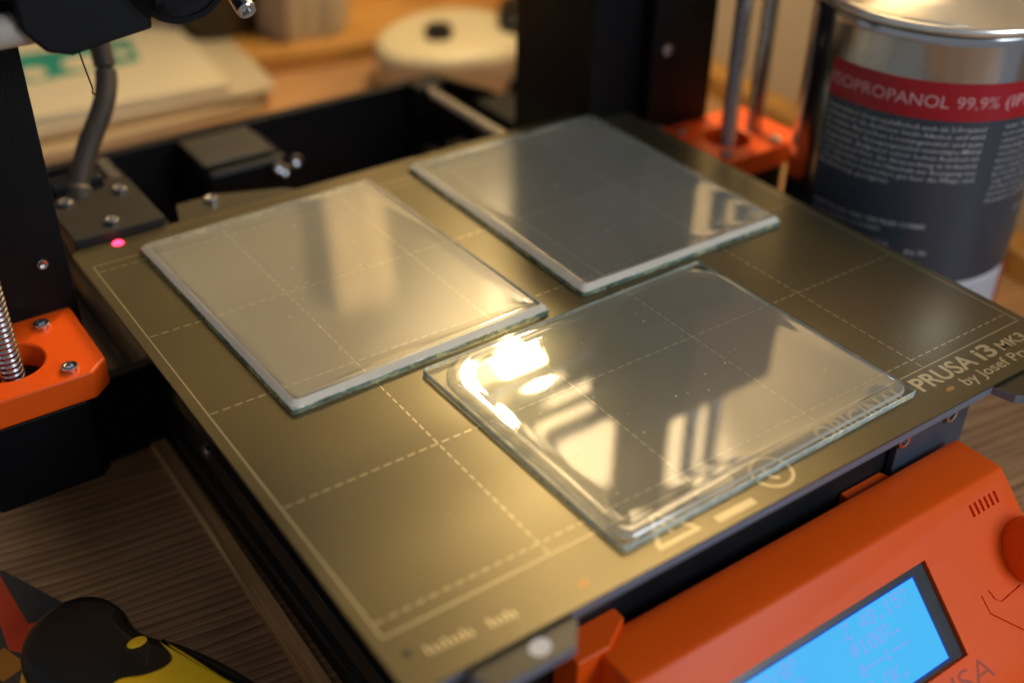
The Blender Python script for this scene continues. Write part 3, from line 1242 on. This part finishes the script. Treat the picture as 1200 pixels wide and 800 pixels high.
def plate(label, cx, cy, rotz, wd, ht, glass_h, inset, prof, radii, film, slope, nslope, seed, wob=0.25, edge_m=None):
    t = root('glass_plate', label, 'glass plate', (cx, cy, 0), 'three coated glass plates on the print sheet')
    Mx = Matrix.Translation((cx, cy, 0)) @ Matrix.Rotation(R(rotz), 4, 'Z')
    # pane
    bm = BM()
    ring = rr_ring(wd, ht, 0, [1.6] * 4, 3, 60)
    rnd = random.Random(seed)
    lo = [bm.verts.new(Mx @ Vector((x, y, 0.12))) for x, y in ring]
    mid, up, rim = [], [], []
    for i, (x, y) in enumerate(ring):
        j = 1 - 0.0018 * abs(noise.noise(Vector((x * 0.35, y * 0.35, seed)))) * 2.2
        mid.append(bm.verts.new(Mx @ Vector((x * j, y * j, glass_h * 0.55))))
        up.append(bm.verts.new(Mx @ Vector((x * j, y * j, glass_h - 0.3))))
        rim.append(bm.verts.new(Mx @ Vector((x * (j - 0.0055), y * (j - 0.0055), glass_h))))
    n = len(ring)
    for a, b in ((lo, mid), (mid, up)):
        for i in range(n):
            bm.faces.new((a[i], a[(i + 1) % n], b[(i + 1) % n], b[i])).material_index = 1
    for i in range(n):
        bm.faces.new((up[i], up[(i + 1) % n], rim[(i + 1) % n], rim[i])).material_index = 2
    bm.faces.new(rim).material_index = 0
    obj('glass_pane', bm, [M_glasstop, edge_m or M_gedge, M_edgeglow], t)
    # coating
    bm = BM()
    rings = []
    for s, z in prof:
        rg = []
        for (x, y) in rr_ring(wd - 2 * inset, ht - 2 * inset, s, radii):
            f = math.exp(-((s - 4) / 2.6) ** 2)
            q = noise.noise(Vector((x * 0.05 + seed * 3.1, y * 0.05, seed)))
            dz = (wob * 0.30 * q + 0.055 * noise.noise(Vector((x * 0.22, y * 0.22, seed + 5 + s * 0.15)))) * f
            d = 1 + (0.004 * q if s > 1.5 else 0)
            rg.append(bm.verts.new(Mx @ Vector((x * d, y * d, z + dz))))
        rings.append(rg)
    n = len(rings[0])
    for k, (a, b) in enumerate(zip(rings, rings[1:])):
        for i in range(n):
            bm.faces.new((a[i], a[(i + 1) % n], b[(i + 1) % n], b[i])).material_index = 1 if k < nslope else 0
    bm.faces.new(rings[-1]).material_index = 0
    oc = obj('clear_coating', bm, [film, slope], t, smooth=True, ang=24)
    if oc.data.polygons[-1].normal.z < 0:   # the layer must face up
        oc.data.flip_normals()
    rd = random.Random(seed * 7)
    bm = BM()
    for k in range(34):
        x, y = rd.uniform(-wd / 2 + 9, wd / 2 - 9), rd.uniform(-ht / 2 + 9, ht / 2 - 9)
        q = rd.choice((0.10, 0.13, 0.16, 0.26))
        bmesh.ops.create_icosphere(bm, subdivisions=1, radius=q, matrix=Mx @ Matrix.Translation((x, y, prof[-1][1] + q * 0.4)) @ Matrix.Diagonal((1, rd.uniform(0.6, 2.0), 0.6, 1)))
    obj('dust', bm, M_dust, t, kind='stuff')
    return t


M_dust = mat('dust', (0.55, 0.52, 0.46), 0.8)
profA = [(0.0, 2.12), (0.5, 2.5), (1.0, 2.95), (1.5, 3.35), (1.9, 3.62), (2.4, 3.74), (3.0, 3.84), (3.7, 3.86), (4.4, 3.80), (5.1, 3.73), (5.9, 3.72), (6.7, 3.675), (7.8, 3.655), (9, 3.65), (12, 3.65), (18, 3.65)]
plate('coated glass plate at the left, nearest the red light, with chipped yellow green front edge',
      68.5, 152.4, 1.4, 98.2, 121.5, 2.1, 0.15, profA, [3, 3, 3, 3], M_film, M_slope, 4, 1.0)
plate('coated glass plate at the back, beside the far orange motor bracket, reflecting a dark shape',
      184.0, 155.2, -0.4, 97.8, 121.5, 2.1, 0.15, profA, [2.5, 3, 4, 3], M_filmB, M_slope, 4, 2.0)
profC = [(0.0, 2.02), (0.25, 2.45), (0.6, 2.80), (1.0, 3.02), (1.6, 3.22), (2.4, 3.38), (3.3, 3.44), (4.2, 3.37), (5.2, 3.24), (6.1, 3.225), (7.0, 3.14), (8.2, 3.115), (9.6, 3.09), (12, 3.085), (18, 3.085)]
plate('coated glass plate in front, over the printed lettering, reflecting a bright lamp',
      125.2, 39.6, 1.0, 120.4, 98.2, 2.0, 1.2, profC, [5, 6, 15, 16], M_filmC, M_slopeC, 2, 3.0, wob=0.9, edge_m=M_edgeglow)

# ------------------------------------------------------------------ solvent can
CX, CY, CR = 323.0, 107.0, 50.0
CAN = root('solvent_can', 'round metal can with a dark label reading ISOPROPANOL on a red band, behind the bed', 'can', (CX, CY, TZ))
M_tin = mat('tinplate', (0.60, 0.61, 0.62), 0.17, metal=1, rvar=0.04, scale=25, bump=0.06, bscale=30)
M_lid = mat('pale_lid_metal', (0.92, 0.86, 0.76), 0.24, metal=0.85, rvar=0.05)
bm = BM()
lathe(bm, [(48.5, TZ), (51.0, TZ + 0.5), (51.2, TZ + 3), (50.2, TZ + 4.2), (50.0, TZ + 6), (50.0, 67), (50.0, 69.5), (49.6, 70.5)], (CX, CY, 0), 96)
obj('can_body', bm, M_tin, CAN, smooth=True, ang=50)
bm = BM()
lathe(bm, [(49.9, 71.0), (50.7, 71.6), (50.9, 72.8), (50.5, 74.0), (49.6, 74.6), (48.5, 74.7), (46.0, 75.2), (38, 78), (26, 82.0), (24, 84), (24, 86), (19, 86.5), (19, 104), (17.5, 106)], (CX, CY, 0), 96)
obj('can_top', bm, M_lid, CAN, smooth=True, ang=50)


def cyl(deg, z, off):
    a = R(deg)
    return (CX + (CR + off) * math.cos(a), CY + (CR + off) * math.sin(a), z)


def wrap(d0, d1, z0, z1, off, m, name, zfun=None):
    bm = BM()
    n = max(2, int((d1 - d0) / 3))
    lo = [bm.verts.new(cyl(d0 + (d1 - d0) * k / n, z0, off)) for k in range(n + 1)]
    hi = [bm.verts.new(cyl(d0 + (d1 - d0) * k / n, z1, off)) for k in range(n + 1)]
    for k in range(n):
        bm.faces.new((lo[k], lo[k + 1], hi[k + 1], hi[k]))
    return obj(name, bm, m, CAN, smooth=True)


M_lab = mat('dark_grey_label', (0.046, 0.055, 0.072), 0.27, spec=0.6, scale=20, bump=0.05, bscale=60)
M_red = mat('crimson_label_band', (0.40, 0.008, 0.018), 0.33, spec=0.6, scale=20)
M_lwhite = mat('white_label_foot', (0.62, 0.62, 0.66), 0.4)
M_ink = mat('pale_label_ink', (0.56, 0.56, 0.56), 0.4)
M_ink2 = mat('pink_label_ink', (0.70, 0.42, 0.42), 0.4)
wrap(170, 430, 38.5, 53.5, 0.12, M_red, 'red_band')
lbl = wrap(170, 430, -33.8, 38.4, 0.12, M_lab, 'dark_label')
ft = wrap(170, 430, -66, -33.9, 0.12, M_lwhite, 'white_label')
wrap(287, 300, -66, -33.9, 0.2, M_red, 'red_mark')
for k in range(5):
    z = -39 - 3.2 * k
    wrap(180, 284, z, z + 0.8, 0.2, mat('grey_print', (0.25, 0.25, 0.28), 0.5), 'print_line')


def on_can(off):
    k = math.degrees(1 / CR)
    return lambda x, y: cyl(x * k, y, off)


dd = R(1) * CR   # mm of arc per degree
bm = BM()
text_fit(bm, 'ISOPROPANOL', 171.8 * dd, 226.6 * dd, 43.6, 4.7, on_can(0.22), bold=-0.004)
text_fit(bm, '99,9%', 230 * dd, 249 * dd, 43.6, 4.7, on_can(0.22), bold=-0.01)
text_fit(bm, '(IPA)', 252.5 * dd, 271 * dd, 43.6, 4.7, on_can(0.22), bold=-0.002)
obj('band_lettering', bm, M_ink2, CAN)
bm = BM()
lines = ['Isopropanol (Isopropylalkohol) auch als 2-Propanol', 'bekannt ist ein farbloser leicht Alkohol, und wird',
         'in vielen Bereichen Loesungsmittel und zum', 'Verduennen, Reinigungsmittel vielseitiges Mittel',
         'eingesetzt. Aufgrund seiner hohen Reinheit ist', 'Isopropanol fuer die Anwendung in Industrie',
         'und Gewerbe und im Haushalt zur Reinigung von', 'Oberflaechen besonders gut fuer die Pflege und',
         'Entfettung geeignet.']
for k, ln in enumerate(lines):
    z = 34.3 - k * 3.05
    text_fit(bm, ln, 172.5 * dd, (246 if k < 8 else 209) * dd, z, 1.75, on_can(0.2), bold=0.006, res=1)
col2 = ['Gefahr: Fluessigkeit und Dampf', 'leicht entzuendbar. Verursacht', 'schwere Augenreizung. Kann', 'Schlaefrigkeit verursachen.', 'Von Hitze, Funken fernhalten.',
        'Behaelter dicht verschlossen', 'halten. Dampf nicht einatmen.', 'Bei Kontakt mit den Augen:', 'einige Minuten lang behutsam', 'mit Wasser spuelen. Arzt rufen.', 'Darf nicht in die Haende von', 'Kindern gelangen.']
for k, ln in enumerate(col2):
    text_fit(bm, ln, 255.5 * dd, 292 * dd, 34.8 - k * 2.9, 1.3, on_can(0.2), bold=0.0, res=1)
text_fit(bm, 'HERSTELLER UND VERTRIEB CHEMIE', 173.5 * dd, 229 * dd, -8.0, 1.7, on_can(0.2), bold=0.004, res=1)
text_fit(bm, 'ISOPROPANOL 99,9% REIN', 173.5 * dd, 209 * dd, -11.4, 1.5, on_can(0.2), bold=0.004, res=1)
text_fit(bm, '1000 ml', 206 * dd, 214 * dd, -18.0, 2.4, on_can(0.2), bold=0.01, res=1)
text_fit(bm, 'Art. Nr.', 222 * dd, 233 * dd, -20.0, 2.0, on_can(0.2), bold=0.01, res=1)
text_fit(bm, 'UN 1219', 279 * dd, 288 * dd, -6.0, 2.0, on_can(0.2), bold=0.0, res=1)
obj('label_lettering', bm, M_ink, CAN)

# ------------------------------------------------------------------ yellow and black tool handle
TL = root('hand_tool', 'yellow and black rubber gripped tool handle on the table at lower left', 'hand tool', (-40, 85, TZ))
M_rub = mat('black_rubber', (0.006, 0.006, 0.006), 0.33, spec=0.3, bump=0.3, bscale=500)
M_yel = mat('yellow_plastic', (0.90, 0.53, 0.006), 0.38)


def outline(pts, n=6):
    P = [Vector((x, y, 0)) for x, y in pts]
    m = len(P)
    out = []
    for i in range(m):
        a, b, c, d = P[i - 1], P[i], P[(i + 1) % m], P[(i + 2) % m]
        for k in range(n):
            t = k / n
            q = 0.5 * ((2 * b) + (c - a) * t + (2 * a - 5 * b + 4 * c - d) * t * t + (3 * b - a - 3 * c + d) * t ** 3)
            out.append((q.x, q.y))
    return out


def domed(bm, pts, z0, z1, rim, mi=0):
    """outline extruded with a rounded shoulder"""
    cx = sum(p[0] for p in pts) / len(pts)
    cy = sum(p[1] for p in pts) / len(pts)
    rings = []
    n = len(pts)
    nr = []
    ar = sum(pts[i][0] * pts[(i + 1) % n][1] - pts[(i + 1) % n][0] * pts[i][1] for i in range(n))
    for i in range(n):
        a, b = Vector(pts[i - 1]), Vector(pts[(i + 1) % n])
        t = (b - a).normalized()
        v = Vector((-t.y, t.x)) * (1 if ar > 0 else -1)
        nr.append(v)
    steps = [(0.6 * rim, z0), (0.15 * rim, z0 + 0.3 * rim)] + [(rim * (1 - math.cos(R(a))), z1 - rim + rim * math.sin(R(a))) for a in (0, 18, 36, 54, 72, 88)]
    for ins, z in steps:
        rings.append([bm.verts.new((p[0] + v.x * ins, p[1] + v.y * ins, z)) for p, v in zip(pts, nr)])
    for a, b in zip(rings, rings[1:]):
        for i in range(n):
            bm.faces.new((a[i], a[(i + 1) % n], b[(i + 1) % n], b[i])).material_index = mi
    bm.faces.new(rings[-1]).material_index = mi
    bm.faces.new(rings[0][::-1]).material_index = mi


bm = BM()
head = outline([(-70, 100), (-66, 113), (-57, 120), (-47, 120.5), (-40, 116), (-36.5, 108), (-36, 99), (-33, 91.5), (-27, 84), (-18, 68), (-8, 42), (0, 20), (-16, 8), (-34, 30), (-52, 62), (-64, 82)])
domed(bm, head, TZ + 0.3, -60, 6)
obj('tool_body', bm, M_rub, TL, smooth=True, ang=60)
bm = BM()
inset = outline([(-32.3, 85.5), (-28, 77), (-22, 61), (-17, 50), (-17, 38), (-30, 42), (-48, 62), (-53, 74), (-48, 78), (-41, 75.5), (-35, 75), (-31.8, 77.5)])
domed(bm, inset, -66, -59.2, 1.2)
obj('yellow_inlay', bm, M_yel, TL, smooth=True, ang=60)
bm = BM()
domed(bm, [(-38.4 + 3.1 * math.cos(a) * 1.0, 88.6 + 2.0 * math.sin(a)) for a in [2 * math.pi * k / 24 for k in range(24)]], -63, -59.5, 0.5)
obj('yellow_button', bm, M_yel, TL, smooth=True, ang=60)
bm = BM()
domed(bm, outline([(-73, 98), (-69.5, 110), (-66, 113), (-60, 104), (-58, 84), (-50, 62), (-34, 34), (-44, 30), (-60, 55), (-70, 80)]), TZ + 0.2, -70, 4)
obj('yellow_underside', bm, M_yel, TL, smooth=True, ang=60)

bm = BM()
prism(bm, [(2, -30), (9.5, -30), (13, 226), (6.5, 226)], TZ, TZ + 4)  # added bar stands in for a brown reflecting edge of the printer base
tag(obj('added_brown_bar', bm, wood('brown_bar_grain', (0.45, 0.22, 0.08), (0.85, 0.48, 0.20), 88, 0.5, ring=90, seed=4.0), bev=1.0), 'thin added brown batten on the table along the left side of the printer', 'bar')

# printed card half under the tool
CD = root('printed_card', 'dark card with a red orange stripe, half under the black and yellow tool', 'card', (-70, 140, TZ))
bm = BM()
prism(bm, [(-62, 170), (-110, 150), (-90, 110), (-62, 118), (-46, 136)], TZ, TZ + 1.6)
obj('card_sheet', bm, mat('charcoal_card', (0.050, 0.047, 0.045), 0.4), CD, bev=0.3)
zc = TZ + 1.66


def flatpoly(pts, z, m, name, parent):
    bm = BM()
    bm.faces.new([bm.verts.new((x, y, z)) for x, y in pts])
    return obj(name, bm, m, parent)


flatpoly([(-63.2, 169), (-68, 165), (-70, 131), (-60.5, 121), (-49, 132), (-53, 136.5), (-61.5, 139)], zc, mat('red_orange_ink', (0.62, 0.055, 0.015), 0.4), 'red_stripe', CD)
flatpoly([(-71.5, 151), (-80, 148), (-79, 141), (-70.6, 143)], zc, mat('ochre_ink', (0.34, 0.15, 0.02), 0.4), 'ochre_patch', CD)
flatpoly([(-71, 133), (-80, 130), (-75, 119), (-66.5, 121.5)], zc + 0.05, mat('ochre_ink_pale', (0.40, 0.17, 0.02), 0.4), 'ochre_patch', CD)

# ------------------------------------------------------------------ things at the back of the table
GB = 'papers stacked at the back left of the table'


def slab(name, label, cat, pts, z0, z1, m, rad=3, parent=None):
    bm = BM()
    prism(bm, pts, z0, z1)
    o = obj(name, bm, m, parent, bev=rad, seg=3)
    if label:
        tag(o, label, cat, GB)
    return o


M_cream = mat('cream_paper', (0.54, 0.47, 0.34), 0.6, scale=20)
M_kraft = mat('brown_cardboard', (0.22, 0.135, 0.06), 0.75)
M_tan = mat('tan_paper', (0.36, 0.27, 0.16), 0.7)
slab('book', 'tan book at the bottom of the paper stack', 'book', [(-40, 495), (45, 489), (186, 495), (198, 505), (214, 640), (-26, 650)], TZ, TZ + 8, M_tan, 1.0)
slab('cardboard_sheet', 'brown cardboard between the cream packet and the book', 'cardboard', [(-36, 505), (140, 500), (186, 500), (205, 635), (-24, 640)], TZ + 8.1, TZ + 11, M_kraft, 0.6)
slab('magazine', 'pale magazine sticking out to the right under the cream packet', 'magazine', outline([(-30, 512), (60, 506), (150, 500), (190, 496), (203, 508), (212, 600), (214, 634), (190, 646), (80, 650), (-20, 655)], 4), TZ + 11.1, TZ + 14.5, mat('grey_tan_cover', (0.42, 0.35, 0.25), 0.6), 0.5)
PK = root('paper_packet', 'cream packet with a green printed panel, on top of the stack', 'packet', (90, 545, TZ + 12), GB)
bm = BM()
prism(bm, [(-30, 525), (50, 515), (120, 508), (172, 502), (187, 640), (-10, 660)], TZ + 14.6, TZ + 21)
obj('packet_body', bm, M_cream, PK, bev=1.0, seg=2)
zt = TZ + 21.1
M_green = mat('green_ink', (0.006, 0.19, 0.155), 0.5)
flatpoly([(62, 570), (139, 570), (147, 616), (70, 624)], zt, M_green, 'green_panel', PK)
bm = BM()
for cx_, cy_, rx_, ry_ in ((74, 585, 8, 11), (105, 588, 12, 13), (133, 590, 5, 9)):
    bm.faces.new([bm.verts.new((cx_ + rx_ * math.cos(2 * math.pi * k / 20), cy_ + ry_ * math.sin(2 * math.pi * k / 20), zt + 0.08)) for k in range(20)])
obj('printed_letters', bm, M_cream, PK)

# white round device with black knob
WD = root('white_case', 'rounded cream white plastic case with a black button, behind the printer', 'case', (322, 466, TZ))
bm = BM()
body = outline([(266, 466), (274, 497), (300, 520), (336, 530), (368, 512), (376, 480), (362, 450), (340, 430), (312, 432), (284, 444)])
M_wc = mat('cream_white_plastic', (0.50, 0.43, 0.29), 0.4)
domed(bm, body, TZ + 0.2, -52, 9)
obj('case_body', bm, M_wc, WD, smooth=True, ang=60)
bm = BM()
lathe(bm, [(9.5, 0), (9.5, 6), (8, 8), (5, 8.3)], (311, 474, -52.2), 28)
obj('button', bm, M_rub, WD, smooth=True)
bm = BM()
domed(bm, outline([(352, 462), (380, 500), (390, 490), (366, 450)]), -70, -44, 4)
obj('clip', bm, M_rub, WD, smooth=True)

# tall folded paper bag
M_bag = mat('beige_paper_bag', (0.42, 0.34, 0.23), 0.8, bump=0.5, bscale=25)
bm = BM()
bag = []
for k in range(44):
    t = 2 * math.pi * k / 44
    rr = 31 + 3.5 * math.sin(5 * t + 1) + 2.0 * math.sin(13 * t)
    bag.append((266 + rr * 1.05 * math.cos(t), 584 + rr * 0.8 * math.sin(t)))
rings = []
for z, sc in ((TZ + 14.2, 0.94), (TZ + 22, 1.0), (0, 1.02), (90, 0.99), (160, 1.03), (240, 1.0), (310, 1.08)):
    rings.append([bm.verts.new((266 + 24 * (z + 71) / 380 + (x - 266) * sc * (1 + 0.03 * noise.noise(Vector((x * 0.05, y * 0.05, z * 0.02)))), 584 + (y - 584) * sc, z)) for x, y in bag])
for a, b in zip(rings, rings[1:]):
    for k in range(44):
        bm.faces.new((a[k], a[(k + 1) % 44], b[(k + 1) % 44], b[k]))
bm.faces.new(rings[0])
bm.faces.new(rings[-1])
tag(obj('paper_bag', bm, M_bag, smooth=True, ang=70), 'tall creased beige paper bag standing on the wooden board at the back', 'paper bag')
# dark pot left of the bag, reddish wooden box at its right
bm = BM()
lathe(bm, [(26, 0), (30, 4), (33, 90), (35, 94), (32, 95), (30, 80)], (214, 622, TZ + 14.2), 40)
tag(obj('dark_pot', bm, mat('dark_brown_glaze', (0.03, 0.018, 0.008), 0.4), smooth=True, ang=50), 'dark brown pot standing left of the beige paper bag', 'pot')
WB = root('wooden_box', 'reddish brown wooden box standing behind the white case', 'box', (420, 640, TZ + 14))
M_box = wood('reddish_wood', (0.10, 0.035, 0.016), (0.26, 0.11, 0.055), -8, 0.5, ring=60, seed=2.2)
bm = BM()
prism(bm, [(348, 640), (480, 620), (488, 680), (356, 700)], TZ + 14.2, 30)
obj('box_body', bm, M_box, WB, bev=1.5)
bm = BM()
prism(bm, [(345, 637), (483, 616), (492, 683), (353, 704)], 30.2, 38)
obj('box_lid', bm, M_box, WB, bev=1.5)

# ------------------------------------------------------------------ desk lamp whose bulb shows mirrored in the glass
LP = root('desk_lamp', 'warm bare bulb lamp on a stand, glaring as a reflection in the front glass plate', 'lamp', (330, 560, TZ))
bm = BM()
lathe(bm, [(45, 0), (48, 3), (46, 10), (10, 14), (6, 18)], (372, 462, TZ + 0.1), 40)
obj('lamp_base', bm, M_black, LP, smooth=True, ang=50)
bm = BM()
tube(bm, spline([(372, 462, -70), (373, 466, 120), (372, 468, 300), (366, 455, 375), (352, 425, 385), (BULB[0], BULB[1], 350)], 8), 4.5, 12)
obj('lamp_neck', bm, M_black, LP, smooth=True)
bm = BM()
lathe(bm, [(16, 22), (16, 48), (10, 56)], BULB, 28)
obj('socket', bm, M_black, LP, smooth=True, ang=40)
bm = BM()
bmesh.ops.create_uvsphere(bm, u_segments=28, v_segments=16, radius=22, matrix=Matrix.Translation(BULB))
obj('bulb', bm, emit('warm_bulb', (1.0, 0.76, 0.40), BULB_RADIANCE), LP, smooth=True, ang=180)

# housing and arm of the added spotlight
SPL = root('added_spotlight', 'unseen spotlight added above the picture to brighten the wall corner', 'spotlight', SPOT)
bm = BM()
dq = (SPOT_AIM - Vector(SPOT)).to_track_quat('Z', 'Y').to_matrix().to_4x4()
lathe(bm, [(14, -60), (26, -52), (30, -24), (40, 2), (38.5, 2), (28, -24), (24, -30)], (0, 0, 0), 36, Matrix.Translation(SPOT) @ dq)
obj('added_housing', bm, M_black, SPL, smooth=True, ang=50)
bm = BM()
tube(bm, [(SPOT[0], SPOT[1], SPOT[2] + 10), (SPOT[0] - 40, SPOT[1] - 60, SPOT[2] + 60), (60, 209, 334), (60, 208, 330)][:1] + [(20, 300, 520), (20, 230, 420), (20, 208, 326)], 5, 12)
obj('added_arm', bm, M_black, SPL, smooth=True)
